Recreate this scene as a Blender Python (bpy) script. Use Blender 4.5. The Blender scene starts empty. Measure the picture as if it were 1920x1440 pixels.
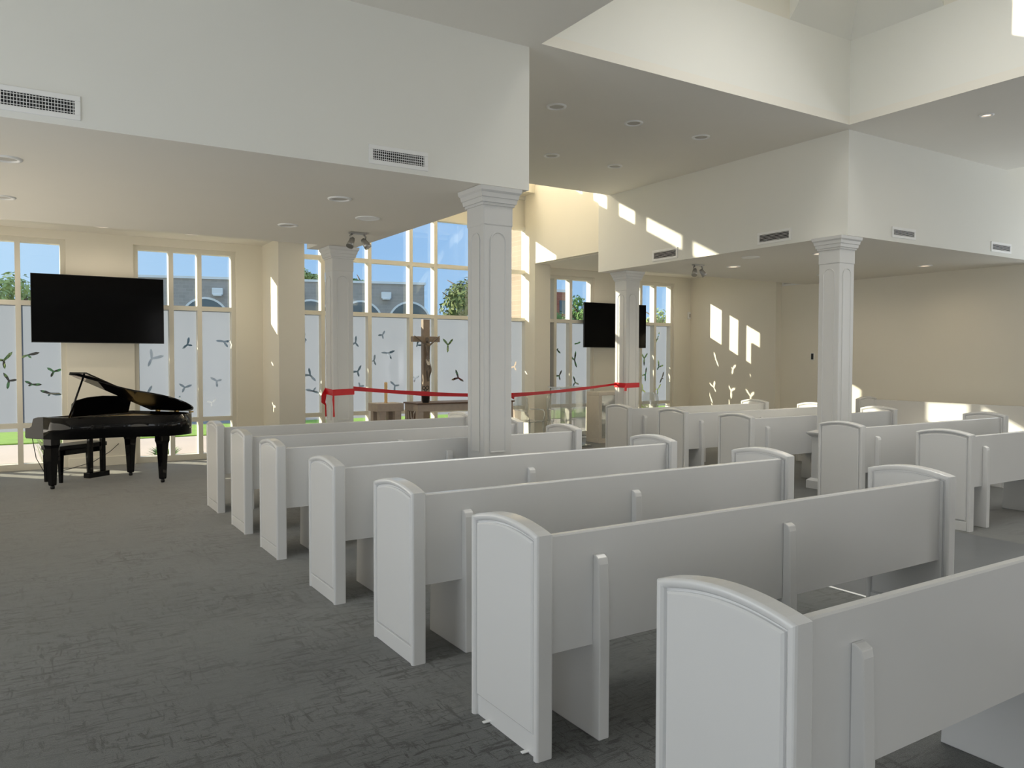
import bpy, bmesh, math, random
from mathutils import Vector, Matrix
from mathutils.geometry import tessellate_polygon
random.seed(7)
PI = math.pi
S = bpy.context.scene
COL = S.collection

# ------------------------------------------------------------------ camera
F, PITCH, ROLL, YAW = 1463.87, 0.0315722, 0.0018972, 0.5622368
cd = bpy.data.cameras.new('camera')
cd.sensor_fit = 'HORIZONTAL'; cd.sensor_width = 36.0; cd.lens = F/1920*36.0
cd.clip_start = 0.05; cd.clip_end = 500
cam = bpy.data.objects.new('camera', cd); COL.objects.link(cam)
fw = Vector((math.sin(YAW)*math.cos(PITCH), math.cos(YAW)*math.cos(PITCH), -math.sin(PITCH)))
rt = Vector((math.cos(YAW), -math.sin(YAW), 0)); up = rt.cross(fw)
r2 = math.cos(ROLL)*rt + math.sin(ROLL)*up; u2 = -math.sin(ROLL)*rt + math.cos(ROLL)*up
M = Matrix(((r2.x, u2.x, -fw.x, 0), (r2.y, u2.y, -fw.y, 0), (r2.z, u2.z, -fw.z, 1.65), (0, 0, 0, 1)))
cam.matrix_world = M
S.camera = cam
# ------------------------------------------------------------------ view
S.view_settings.view_transform = 'Standard'
S.view_settings.look = 'None'
S.view_settings.exposure = 0.63
S.view_settings.gamma = 1.0
S.view_settings.use_curve_mapping = False
S.cycles.max_bounces = 10
S.cycles.diffuse_bounces = 6
S.cycles.transparent_max_bounces = 24
S.cycles.caustics_reflective = False
S.cycles.caustics_refractive = False
S.cycles.sample_clamp_indirect = 4.0

# ------------------------------------------------------------------ world
w = bpy.data.worlds.new('sky'); S.world = w; w.use_nodes = True
nt = w.node_tree; nt.nodes.clear()
out = nt.nodes.new('ShaderNodeOutputWorld'); bg = nt.nodes.new('ShaderNodeBackground')
tc = nt.nodes.new('ShaderNodeTexCoord'); sp = nt.nodes.new('ShaderNodeSeparateXYZ')
cr = nt.nodes.new('ShaderNodeValToRGB'); el = cr.color_ramp.elements
el[0].position = 0.0; el[0].color = (0.50, 0.69, 0.88, 1)
el[1].position = 0.75; el[1].color = (0.16, 0.32, 0.70, 1)
e = el.new(0.14); e.color = (0.31, 0.52, 0.84, 1)
e = el.new(0.06); e.color = (0.36, 0.57, 0.85, 1)
# the sky is paler towards the west, where the sun stands
cr2 = nt.nodes.new('ShaderNodeMapRange'); cr2.inputs[1].default_value = 0.30; cr2.inputs[2].default_value = -0.25
cr2.inputs[3].default_value = 0.0; cr2.inputs[4].default_value = 1.0
mx = nt.nodes.new('ShaderNodeMixRGB'); mx.inputs[2].default_value = (0.60, 0.80, 1.0, 1)
nt.links.new(tc.outputs['Generated'], sp.inputs[0]); nt.links.new(sp.outputs[2], cr.inputs[0])
nt.links.new(sp.outputs[0], cr2.inputs[0]); nt.links.new(cr2.outputs[0], mx.inputs[0])
nt.links.new(cr.outputs[0], mx.inputs[1]); nt.links.new(mx.outputs[0], bg.inputs[0])
bg.inputs[1].default_value = 0.74
nt.links.new(bg.outputs[0], out.inputs[0])

# ------------------------------------------------------------------ sun
SUN = Vector((1.0, -1.13, -0.565)).normalized()
sd = bpy.data.lights.new('sun', 'SUN'); sd.energy = 6.2; sd.angle = 0.009; sd.color = (1.0, 0.88, 0.66)
so = bpy.data.objects.new('sun', sd); COL.objects.link(so)
so.rotation_euler = SUN.to_track_quat('-Z', 'Y').to_euler()

# ---------------------------------------- daylight at the windows out of view, and added fill lights
def area(name, loc, direction, sx, sy, radiance, color):
    l = bpy.data.lights.new(name, 'AREA'); l.shape = 'RECTANGLE'; l.size = sx; l.size_y = sy
    l.energy = radiance*PI*sx*sy; l.color = color
    o = bpy.data.objects.new(name, l); COL.objects.link(o); o.location = loc
    o.rotation_euler = Vector(direction).to_track_quat('-Z', 'Y').to_euler()
    return o
COOL = (0.86, 0.93, 1.0); WARM = (1.0, 0.93, 0.80)
area('daylight_west', (-2.72, 3.65, 3.1), (1, 0, .22), 4.2, 5.4, 1.35, COOL)
area('daylight_south', (6.35, -6.05, 3.1), (0, 1, .4), 4.2, 5.4, .8, (0.97, 0.98, 1.0))
area('daylight_east', (15.3, 3.65, 3.6), (-1, 0, .45), 4.2, 5.0, 1.35, COOL)
area('daylight_southwest', (-1.5, -2.5, 1.7), (1, 0, .2), 5.5, 2.6, 1.2, COOL)
area('fill_southeast', (13.6, -2.5, 1.7), (-1, 0, .5), 5.5, 2.6, 2.8, (0.97, 0.98, 1.0))  # added fill aimed upward to lift ceilings and room, no window known here
area('fill_northwest', (-1.5, 9.9, 1.8), (1, 0, .4), 6.0, 3.0, 1.25, WARM)  # made-up fill from the left for the piano side and far wall
area('fill_clerestory', (6.4, 13.22, 6.15), (0, -1, -0.3), 4.4, 0.6, 8.0, (1.0, .90, .72))  # added warm fill for tower and altar, hung above the clerestory panes
area('fill_cupola', (6.3, 3.65, 6.90), (0, 0, -1), 2.2, 2.2, 3.4, (1.0, .97, .90)).data.spread = math.radians(105)  # added top fill under the closed cupola roof, brightens upward faces
area('daylight_cupola_west', (4.1, 3.65, 6.2), (1, 0, -0.35), 1.2, .9, 1.2, WARM)

# ================================================================== helpers
class MB:
    def __init__(s): s.bm = bmesh.new()
    def box(s, x0, y0, z0, x1, y1, z1, mi=0):
        v = [s.bm.verts.new(c) for c in ((x0,y0,z0),(x1,y0,z0),(x1,y1,z0),(x0,y1,z0),(x0,y0,z1),(x1,y0,z1),(x1,y1,z1),(x0,y1,z1))]
        for f in ((0,3,2,1),(4,5,6,7),(0,1,5,4),(1,2,6,5),(2,3,7,6),(3,0,4,7)):
            s.bm.faces.new([v[i] for i in f]).material_index = mi
        return s
    def prism(s, pts, a, b, axis='x', smooth=False):
        """closed polygon pts extruded from a to b along axis; pts in the two remaining coordinates (x:(y,z) y:(x,z) z:(x,y))"""
        def P(p, t):
            return {'x': (t, p[0], p[1]), 'y': (p[0], t, p[1]), 'z': (p[0], p[1], t)}[axis]
        A = [s.bm.verts.new(P(p, a)) for p in pts]; B = [s.bm.verts.new(P(p, b)) for p in pts]
        s.bm.faces.new(A); s.bm.faces.new(list(reversed(B)))
        n = len(pts)
        for i in range(n):
            f = s.bm.faces.new((A[i], B[i], B[(i+1) % n], A[(i+1) % n])); f.smooth = smooth
        return s
    def ring(s, P0, P1):
        """quad strip between two equally long closed loops of 3D points"""
        A = [s.bm.verts.new(p) for p in P0]; B = [s.bm.verts.new(p) for p in P1]; n = len(A)
        for i in range(n): s.bm.faces.new((A[i], A[(i+1) % n], B[(i+1) % n], B[i]))
        return s
    def face(s, pts):
        s.bm.faces.new([s.bm.verts.new(p) for p in pts]); return s
    def loft(s, loops, cap=True, smooth=False):
        L = [[s.bm.verts.new(p) for p in lp] for lp in loops]; n = len(L[0])
        for k in range(len(L)-1):
            for i in range(n):
                f = s.bm.faces.new((L[k][i], L[k][(i+1) % n], L[k+1][(i+1) % n], L[k+1][i])); f.smooth = smooth
        if cap:
            s.bm.faces.new(list(reversed(L[0]))); s.bm.faces.new(L[-1])
        return s
    def lathe(s, prof, cx=0, cy=0, n=32, smooth=True, cap=True):
        loops = [[(cx+r*math.cos(2*PI*i/n), cy+r*math.sin(2*PI*i/n), z) for i in range(n)] for r, z in prof]
        return s.loft(loops, cap, smooth)
    def tube(s, pts, r, n=8):
        pts = [Vector(p) for p in pts]; loops = []
        rr = r if isinstance(r, (list, tuple)) else [r]*len(pts)
        for i, p in enumerate(pts):
            d = (pts[min(i+1, len(pts)-1)] - pts[max(i-1, 0)]).normalized()
            a = d.cross(Vector((0, 0, 1)));
            if a.length < .05: a = d.cross(Vector((0, 1, 0)))
            a.normalize(); b = d.cross(a)
            loops.append([p + rr[i]*(math.cos(2*PI*k/n)*a + math.sin(2*PI*k/n)*b) for k in range(n)])
        return s.loft(loops, True, True)
    def build(s, name, mat, parent=None, bevel=0, smooth=False, mats=None, fix=True, seg=2):
        if fix: bmesh.ops.recalc_face_normals(s.bm, faces=s.bm.faces)
        me = bpy.data.meshes.new(name); s.bm.to_mesh(me); s.bm.free()
        for m in (mats or [mat]): me.materials.append(m)
        if smooth:
            for p in me.polygons: p.use_smooth = True
        o = bpy.data.objects.new(name, me); COL.objects.link(o)
        if parent: o.parent = parent
        if bevel:
            b = o.modifiers.new('bevel', 'BEVEL'); b.width = bevel; b.segments = seg; b.limit_method = 'ANGLE'; b.angle_limit = math.radians(40)
            b.harden_normals = False
        return o

def empty(name, loc=(0,0,0), rz=0):
    o = bpy.data.objects.new(name, None); COL.objects.link(o); o.location = loc; o.rotation_euler = (0,0,rz)
    o.empty_display_size = .1; return o
def tag(o, label, cat, group=None, kind=None):
    o['label'] = label; o['category'] = cat
    if group: o['group'] = group
    if kind: o['kind'] = kind
    return o
def struct(o): o['kind'] = 'structure'; return o
def copy_tree(o, parent=None):
    c = o.copy(); COL.objects.link(c); c.parent = parent
    for ch in [k for k in bpy.data.objects if k.parent == o]: copy_tree(ch, c)
    return c
def clone(o, loc, label=None, rz=None):
    c = copy_tree(o); c.location = loc
    if rz is not None: c.rotation_euler = (0, 0, rz)
    if label: c['label'] = label
    return c

# ---------------------------------------------------------------- materials
def mat(name, col, rough=.6, metal=0, spec=.5, noise=0, nscale=8, coat=0, bump=0, bscale=60):
    m = bpy.data.materials.new(name); m.use_nodes = True; n = m.node_tree; b = n.nodes['Principled BSDF']
    b.inputs['Base Color'].default_value = (*col, 1); b.inputs['Roughness'].default_value = rough
    b.inputs['Metallic'].default_value = metal; b.inputs['Specular IOR Level'].default_value = spec
    if coat: b.inputs['Coat Weight'].default_value = coat; b.inputs['Coat Roughness'].default_value = .04
    t = n.nodes.new('ShaderNodeTexCoord')
    if noise:
        x = n.nodes.new('ShaderNodeTexNoise'); x.inputs['Scale'].default_value = nscale; x.inputs['Detail'].default_value = 5
        n.links.new(t.outputs['Object'], x.inputs['Vector'])
        r = n.nodes.new('ShaderNodeMixRGB'); r.inputs[1].default_value = (*[c*(1-noise) for c in col], 1)
        r.inputs[2].default_value = (*[min(1, c*(1+noise)) for c in col], 1)
        n.links.new(x.outputs['Fac'], r.inputs[0]); n.links.new(r.outputs[0], b.inputs['Base Color'])
    if bump:
        x = n.nodes.new('ShaderNodeTexNoise'); x.inputs['Scale'].default_value = bscale; x.inputs['Detail'].default_value = 3
        n.links.new(t.outputs['Object'], x.inputs['Vector'])
        bb = n.nodes.new('ShaderNodeBump'); bb.inputs['Strength'].default_value = bump; bb.inputs['Distance'].default_value = .004
        n.links.new(x.outputs['Fac'], bb.inputs['Height']); n.links.new(bb.outputs[0], b.inputs['Normal'])
    return m
M_wall = mat('cream_paint', (.88, .84, .74), .75, spec=.3, noise=.012, nscale=2, bump=.08, bscale=220)
M_fascia = mat('offwhite_paint', (.85, .845, .80), .7, spec=.3, noise=.01, nscale=2, bump=.08, bscale=220)
M_ceil = mat('ceiling_paint', (.86, .83, .765), .85, spec=.25, noise=.012, nscale=2, bump=.1, bscale=200)
M_pew = mat('white_gloss_enamel', (.79, .79, .79), .22, spec=.6, noise=.008, nscale=5)
M_col = mat('column_enamel', (.68, .68, .675), .38, spec=.5, noise=.008, nscale=5)
M_frame = mat('window_frame_paint', (.80, .77, .68), .45)
M_black = mat('piano_black_lacquer', (.004, .004, .005), .05, spec=.32)
M_blackmatte = mat('black_plastic', (.01, .01, .011), .4)
M_screen = mat('screen_glass', (.0015, .0015, .002), .10, spec=.12)
M_white = mat('white_metal', (.90, .90, .89), .35)
M_dark = mat('duct_dark', (.03, .03, .032), .8)
M_steel = mat('brushed_steel', (.45, .44, .42), .35, metal=.8)
M_brass = mat('brass', (.6, .42, .16), .3, metal=1)
M_red = mat('red_satin', (.62, .004, .012), .38, spec=.5)
M_stone = mat('taupe_stone', (.48, .41, .35), .6, noise=.18, nscale=14)
M_stonelight = mat('pale_stone', (.72, .66, .58), .55, noise=.08, nscale=18)
M_relief = mat('relief_silver', (.66, .61, .54), .4, metal=.2)
M_darkpanel = mat('walnut_panel', (.13, .075, .045), .45, noise=.3, nscale=9)
M_wax = mat('beeswax', (.78, .55, .27), .5)
M_keyw = mat('ivory_key', (.8, .78, .72), .25)
M_wood = mat('taupe_oak', (.30, .235, .185), .5, noise=.15, nscale=20)
M_silver = mat('cast_silver', (.17, .14, .12), .28, metal=.6)
M_recess = mat('lamp_recess', (.55, .53, .49), .5)
M_cable = mat('black_rubber', (.02, .02, .02), .6)

def brick(name, c1, c2, mortar, scale, bw=.5, rh=.25):
    m = mat(name, c1, .85); n = m.node_tree; b = n.nodes['Principled BSDF']
    t = n.nodes.new('ShaderNodeTexCoord'); mp = n.nodes.new('ShaderNodeMapping'); mp.inputs['Rotation'].default_value = (PI/2, 0, 0)
    k = n.nodes.new('ShaderNodeTexBrick'); k.inputs['Scale'].default_value = scale
    k.inputs['Color1'].default_value = (*c1, 1); k.inputs['Color2'].default_value = (*c2, 1); k.inputs['Mortar'].default_value = (*mortar, 1)
    k.inputs['Mortar Size'].default_value = .012; k.inputs['Brick Width'].default_value = bw; k.inputs['Row Height'].default_value = rh
    n.links.new(t.outputs['Object'], mp.inputs[0]); n.links.new(mp.outputs[0], k.inputs[0]); n.links.new(k.outputs[0], b.inputs['Base Color'])
    return m
M_brickg = brick('grey_brown_brick', (.40, .365, .33), (.46, .41, .375), (.50, .46, .42), 1.4)
M_brickb = brick('buff_brick', (.36, .28, .225), (.41, .32, .26), (.44, .37, .31), 2.4)
M_brickr = brick('red_brick', (.36, .11, .07), (.42, .15, .10), (.4, .25, .2), 1.0)

def carpet():
    m = mat('charcoal_carpet', (.08, .085, .085), .62, spec=.45); n = m.node_tree; b = n.nodes['Principled BSDF']; L = n.links.new
    b.inputs['Sheen Weight'].default_value = .6; b.inputs['Sheen Roughness'].default_value = .3; b.inputs['Sheen Tint'].default_value = (1, .97, .92, 1)
    t = n.nodes.new('ShaderNodeTexCoord')
    def noise(sx, sy, sc, det=7, rough=.72, dist=.6, off=0):
        mp = n.nodes.new('ShaderNodeMapping'); mp.inputs['Scale'].default_value = (sx, sy, 1); mp.inputs['Location'].default_value = (off, off*.7, off); L(t.outputs['Object'], mp.inputs[0])
        x = n.nodes.new('ShaderNodeTexNoise'); x.inputs['Scale'].default_value = sc; x.inputs['Detail'].default_value = det; x.inputs['Roughness'].default_value = rough
        x.inputs['Distortion'].default_value = dist; L(mp.outputs[0], x.inputs['Vector']); return x.outputs['Fac']
    def rng(s_, a, c, lo=0, hi=1):
        r = n.nodes.new('ShaderNodeMapRange'); r.inputs[1].default_value = a; r.inputs[2].default_value = c; r.inputs[3].default_value = lo; r.inputs[4].default_value = hi; L(s_, r.inputs[0]); return r.outputs[0]
    def mth(op, a, c):
        q = n.nodes.new('ShaderNodeMath'); q.operation = op
        for k, v in enumerate((a, c)):
            if isinstance(v, (int, float)): q.inputs[k].default_value = v
            else: L(v, q.inputs[k])
        return q.outputs[0]
    # scratched dark yarn lines along both directions of the quarter-turned carpet tiles
    a = rng(noise(4.2, 23, 1, 5, .68, .9), .40, .45); c = rng(noise(24, 4.4, 1, 5, .68, .9, 3.1), .375, .425)
    a2 = rng(noise(6, 44, 1, 5, .66, .9, 8), .395, .44); c2 = rng(noise(40, 7, 1, 5, .66, .9, 5), .37, .415)
    lines = mth('MINIMUM', mth('MINIMUM', a, c), mth('MINIMUM', a2, c2))
    # whole plank-shaped carpet tiles are lighter or more densely streaked
    ck = n.nodes.new('ShaderNodeTexBrick'); ck.inputs['Scale'].default_value = 1; ck.inputs['Brick Width'].default_value = 1.0; ck.inputs['Row Height'].default_value = .5
    ck.inputs['Color1'].default_value = (0,0,0,1); ck.inputs['Color2'].default_value = (1,1,1,1); ck.inputs['Mortar Size'].default_value = 0
    L(t.outputs['Object'], ck.inputs['Vector'])
    dens = rng(noise(1, 1, 1.6, 4, .6, .3), .36, .55, .25, 1.0)
    amt = mth('MULTIPLY', mth('SUBTRACT', 1.0, lines), mth('MULTIPLY', dens, rng(ck.outputs[0], 0, 1, .65, 1.0)))
    fine = noise(1, 1, 260, 2, .5, 0)
    val = mth('MULTIPLY', mth('SUBTRACT', 1.0, mth('MULTIPLY', amt, .9)), mth('MULTIPLY', rng(fine, .3, .7, .62, 1.38), rng(ck.outputs[0], 0, 1, .92, 1.08)))
    vm = n.nodes.new('ShaderNodeVectorMath'); vm.operation = 'SCALE'; vm.inputs[0].default_value = (.096, .103, .101); L(val, vm.inputs['Scale'])
    L(vm.outputs[0], b.inputs['Base Color'])
    bp = n.nodes.new('ShaderNodeBump'); bp.inputs['Strength'].default_value = .6; bp.inputs['Distance'].default_value = .004
    L(fine, bp.inputs['Height']); L(bp.outputs[0], b.inputs['Normal'])
    return m
M_carpet = carpet()
M_tile = mat('slate_tile', (.13, .137, .145), .38, spec=.4, noise=.2, nscale=3)

def schlick(n, f0):
    lw = n.nodes.new('ShaderNodeLayerWeight'); lw.inputs[0].default_value = .5
    p = n.nodes.new('ShaderNodeMath'); p.operation = 'POWER'; p.inputs[1].default_value = 5; n.links.new(lw.outputs['Facing'], p.inputs[0])
    a = n.nodes.new('ShaderNodeMath'); a.operation = 'MULTIPLY_ADD'; a.inputs[1].default_value = 1-f0; a.inputs[2].default_value = f0; n.links.new(p.outputs[0], a.inputs[0])
    return a
def glass():
    m = bpy.data.materials.new('window_glass'); m.use_nodes = True; n = m.node_tree; n.nodes.clear(); L = n.links.new
    o = n.nodes.new('ShaderNodeOutputMaterial'); tr = n.nodes.new('ShaderNodeBsdfTransparent'); tr.inputs[0].default_value = (.95, .975, .97, 1)
    gl = n.nodes.new('ShaderNodeBsdfGlossy'); gl.inputs['Roughness'].default_value = .01
    fr = schlick(n, .045)
    mx = n.nodes.new('ShaderNodeMixShader'); L(fr.outputs[0], mx.inputs[0]); L(tr.outputs[0], mx.inputs[1]); L(gl.outputs[0], mx.inputs[2]); L(mx.outputs[0], o.inputs[0])
    return m
M_glass = glass()
def film():
    m = bpy.data.materials.new('frosted_film'); m.use_nodes = True; n = m.node_tree; n.nodes.clear(); L = n.links.new
    o = n.nodes.new('ShaderNodeOutputMaterial'); tl = n.nodes.new('ShaderNodeBsdfTranslucent'); tl.inputs[0].default_value = (.205, .228, .285, 1)
    df = n.nodes.new('ShaderNodeBsdfDiffuse'); df.inputs[0].default_value = (.5, .51, .53, 1)
    gl = n.nodes.new('ShaderNodeBsdfGlossy'); gl.inputs['Roughness'].default_value = .12
    fr = schlick(n, .035)
    a = n.nodes.new('ShaderNodeMixShader'); a.inputs[0].default_value = .12; L(tl.outputs[0], a.inputs[1]); L(df.outputs[0], a.inputs[2])
    b = n.nodes.new('ShaderNodeMixShader'); L(fr.outputs[0], b.inputs[0]); L(a.outputs[0], b.inputs[1]); L(gl.outputs[0], b.inputs[2])
    L(b.outputs[0], o.inputs[0]); return m
M_film = film()
def acrylic():
    m = bpy.data.materials.new('clear_acrylic'); m.use_nodes = True; n = m.node_tree; n.nodes.clear(); L = n.links.new
    o = n.nodes.new('ShaderNodeOutputMaterial'); tr = n.nodes.new('ShaderNodeBsdfTransparent'); tr.inputs[0].default_value = (.93, .95, .95, 1)
    gl = n.nodes.new('ShaderNodeBsdfGlossy'); gl.inputs['Roughness'].default_value = .03
    df = n.nodes.new('ShaderNodeBsdfDiffuse'); df.inputs[0].default_value = (.85, .87, .87, 1)
    lw = n.nodes.new('ShaderNodeLayerWeight'); lw.inputs[0].default_value = .35
    a = n.nodes.new('ShaderNodeMixShader'); L(lw.outputs['Facing'], a.inputs[0]); L(tr.outputs[0], a.inputs[1]); L(gl.outputs[0], a.inputs[2])
    b = n.nodes.new('ShaderNodeMixShader'); b.inputs[0].default_value = .24; L(a.outputs[0], b.inputs[1]); L(df.outputs[0], b.inputs[2])
    L(b.outputs[0], o.inputs[0]); return m
M_acr = acrylic()
def leafmat(name, c1, c2):
    m = mat(name, c1, .6, spec=.2, noise=0); n = m.node_tree; b = n.nodes['Principled BSDF']
    t = n.nodes.new('ShaderNodeTexCoord'); x = n.nodes.new('ShaderNodeTexNoise'); x.inputs['Scale'].default_value = 1.7; x.inputs['Detail'].default_value = 4
    n.links.new(t.outputs['Object'], x.inputs['Vector'])
    r = n.nodes.new('ShaderNodeMixRGB'); r.inputs[1].default_value = (*c1, 1); r.inputs[2].default_value = (*c2, 1)
    n.links.new(x.outputs['Fac'], r.inputs[0]); n.links.new(r.outputs[0], b.inputs['Base Color'])
    return m
M_leafl = leafmat('light_leaves', (.28, .36, .12), (.42, .52, .20))
M_leafd = leafmat('pine_needles', (.10, .15, .045), (.22, .26, .09))
M_leafm = leafmat('green_leaves', (.12, .26, .07), (.25, .38, .13))
M_bark = mat('bark', (.12, .08, .055), .9, noise=.3, nscale=20)
M_grass = mat('lawn', (.24, .40, .05), .9, noise=.35, nscale=6)
M_path = mat('pink_concrete', (.62, .50, .43), .9, noise=.10, nscale=1.2)
M_gravel = mat('pink_gravel', (.58, .47, .42), .95, noise=.5, nscale=30)
M_street = mat('pale_asphalt', (.26, .25, .25), .9, noise=.08, nscale=2)
M_earth = mat('ground_earth', (.30, .30, .24), .95, noise=.1, nscale=.5)

# ================================================================== the room shell
X0, X1, Y0, YS = 3.98, 8.72, 6.03, 1.27        # edges of the low corner ceilings
H1, HS, H2, HT = 3.20, 3.56, 4.50, 6.60        # low ceiling, ceiling by the windows, arm ceiling, tower ceiling
YW, YB = 13.5, 13.75                            # window wall, inner and outer face
TX0, TX1 = 4.96, 7.60                           # tiled aisle
struct(MB().box(-3.1, -6.5, -.2, TX0, 13.75, 0).build('floor', M_carpet))
struct(MB().box(TX1, -6.5, -.2, 15.7, 13.75, 0).build('floor', M_carpet))
struct(MB().box(TX0, -6.5, -.2, TX1, 13.75, 0).build('floor', M_tile))
struct(MB().box(TX0-.014, -6.2, -.01, TX0+.014, 10.4, .004).build('trim_1', M_white))

# window wall: solid parts between the openings
W1 = (-.95, .60); W2 = (1.52, 3.07); WA = (4.15, 8.93); W3 = (9.20, 10.63); W4 = (11.45, 13.00)
ZH = 3.43
b = MB()
for a, c in ((-1.9, W1[0]), (W1[1], W2[0]), (W2[1], WA[0]), (WA[1], W3[0]), (W3[1], W4[0]), (W4[1], 14.1)):
    b.box(a, YW, 0, c, YB, 3.9)
for a, c in (W1, W2, W3, W4): b.box(a, YW, ZH, c, YB, 3.9)
struct(b.build('wall_north', M_wall))
struct(MB().box(3.50, 12.53, 0, 3.92, YW, HS+.05).build('wall_north_pier_left', M_wall))
struct(MB().box(8.82, 13.14, 0, 9.20, YW, 3.585).build('wall_north_pier_right', M_wall))
# tower above the altar: head beam and clerestory wall
struct(MB().box(3.9, 13.15, 5.0, 8.95, YB, 5.48).build('wall_north_head', M_wall))
CL = [(4.05, 4.63), (4.78, 5.56), (5.75, 6.18), (6.40, 7.02), (7.24, 8.0), (8.2, 8.6)]
b = MB(); b.box(3.9, 13.28, 5.80, 8.95, 13.36, 6.7)
prev = 3.9
for a, c in CL + [(8.95, 8.95)]:
    if a > prev: b.box(prev, 13.28, 5.48, a, 13.36, 5.80)
    prev = c
struct(b.build('wall_north_clerestory', M_wall))
struct(MB().box(3.9, 13.315, 5.48, 8.9, 13.32, 5.80).build('window_6', M_glass))
struct(MB().box(3.78, 10.91, HS, X0, 13.5, 6.7).build('wall_tower_left', M_wall))
struct(MB().box(8.82, 10.97, 3.585, 8.95, 13.5, 6.7).build('wall_tower_right', M_wall))
struct(MB().box(X0-.2, 10.65, H2+.1, X1+.2, 10.75, 6.7).build('wall_tower_south', M_wall))
struct(MB().box(3.78, 10.6, HT, 8.95, 13.5, HT+.1).build('ceiling_tower_north', M_ceil))
# low corner ceilings with their fascias
def block(name, x0, y0, x1, y1, z1=4.62):
    b = MB()
    b.box(x0, y0, H1, x1, y1, z1)
    me = b.build(name, None, mats=[M_fascia, M_ceil])
    for p in me.data.polygons:
        if p.normal.z < -.5: p.material_index = 1
    return struct(me)
block('ceiling_low_northwest', -1.7, Y0, X0, 10.42)
block('ceiling_low_northeast', X1, Y0, 13.9, 10.42)
block('ceiling_corner_left', 3.45, 10.42, X0, 10.91, 4.62)
block('ceiling_corner_right', X1, 10.42, 9.25, 10.97, 4.62)
block('ceiling_low_southwest', -1.7, -6.3, X0, YS)
block('ceiling_low_southeast', X1, -6.3, 13.9, YS)
struct(MB().box(-1.7, 10.42, HS, 3.9, YB, HS+.1).build('ceiling_window_left', M_ceil))
struct(MB().box(8.95, 10.42, HS+.015, 13.9, YB, HS+.115).build('ceiling_window_right', M_ceil))
# arm ceilings round the light well
WX0, WX1, WY0, WY1 = 4.03, 8.55, 1.40, 5.91
struct(MB().box(X0-.1, WY1, H2, X1+.1, 10.65, H2+.1).build('ceiling_arm_north', M_ceil))
struct(MB().box(X0-.1, -3.35, H2, X1+.1, WY0, H2+.1).build('ceiling_arm_south', M_ceil))
struct(MB().box(-.05, WY0, H2, WX0, WY1, H2+.1).box(-.05, WY1, H2, X0-.1, Y0+.1, H2+.1).box(-.05, YS-.1, H2, X0-.1, WY0, H2+.1).build('ceiling_arm_west', M_ceil))
struct(MB().box(WX1, WY0, H2, 12.55, WY1, H2+.1).box(X1+.1, WY1, H2, 12.55, Y0+.1, H2+.1).box(X1+.1, YS-.1, H2, 12.55, WY0, H2+.1).build('ceiling_arm_east', M_ceil))
# light well walls
WZ = 5.50; t = .10
struct(MB().box(WX0-t, WY1, H2+.1, WX1+t, WY1+t, WZ).build('wall_well_north', M_fascia))
struct(MB().box(WX0-t, WY0-t, H2+.1, WX1+t, WY0, WZ).build('wall_well_south', M_fascia))
struct(MB().box(WX0-t, WY0, H2+.1, WX0, WY1, WZ).build('wall_well_west', M_fascia))
struct(MB().box(WX1, WY0, H2+.1, WX1+t, WY1, WZ).build('wall_well_east', M_fascia))
# cupola: hipped corners between four dormer windows
d = 1.12; CH = WZ + 1.3*d
b = MB()
for sx, cx in ((1, WX0), (-1, WX1)):
    for sy, cy in ((1, WY0), (-1, WY1)):
        c = (cx, cy, WZ); m_ = (cx+sx*d, cy+sy*d, CH); px_ = (cx+sx*d, cy, WZ); py_ = (cx, cy+sy*d, WZ)
        b.face((c, px_, m_)); b.face((c, m_, py_))
        b.face((px_, (cx+sx*d, cy, CH), m_)); b.face((py_, m_, (cx, cy+sy*d, CH)))
b.box(WX0-.1, WY0-.1, CH, WX1+.1, WY1+.1, CH+.1)
struct(b.build('ceiling_cupola', M_fascia))
b = MB()
for i in range(4):
    x = WX0+d + (WX1-WX0-2*d)*i/3
    for y in (WY0-.09, WY1+.09): b.box(x-.03, y-.03, WZ, x+.03, y+.03, CH)
    y = WY0+d + (WY1-WY0-2*d)*i/3
    for x in (WX0-.09, WX1+.09): b.box(x-.03, y-.03, WZ, x+.03, y+.03, CH)
for a0, a1 in ((WX0+d, WX0+d+.5), (WX1-d-.5, WX1-d)):
    for y in (WY0-.05, WY1): b.box(a0, y, WZ, a1, y+.05, CH)
for a0, a1 in ((WY0+d, WY0+d+.5), (WY1-d-.5, WY1-d)):
    for x in (WX0-.05, WX1): b.box(x, a0, WZ, x+.05, a1, CH)
for y in (WY0-.05, WY1): b.box(WX0+d+.5, y, WZ, WX1-d-.5, y+.05, WZ+.36)
for x in (WX0-.05, WX1): b.box(x, WY0+d+.5, WZ, x+.05, WY1-d-.5, WZ+.36)
struct(b.build('window_5', M_frame))
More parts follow.
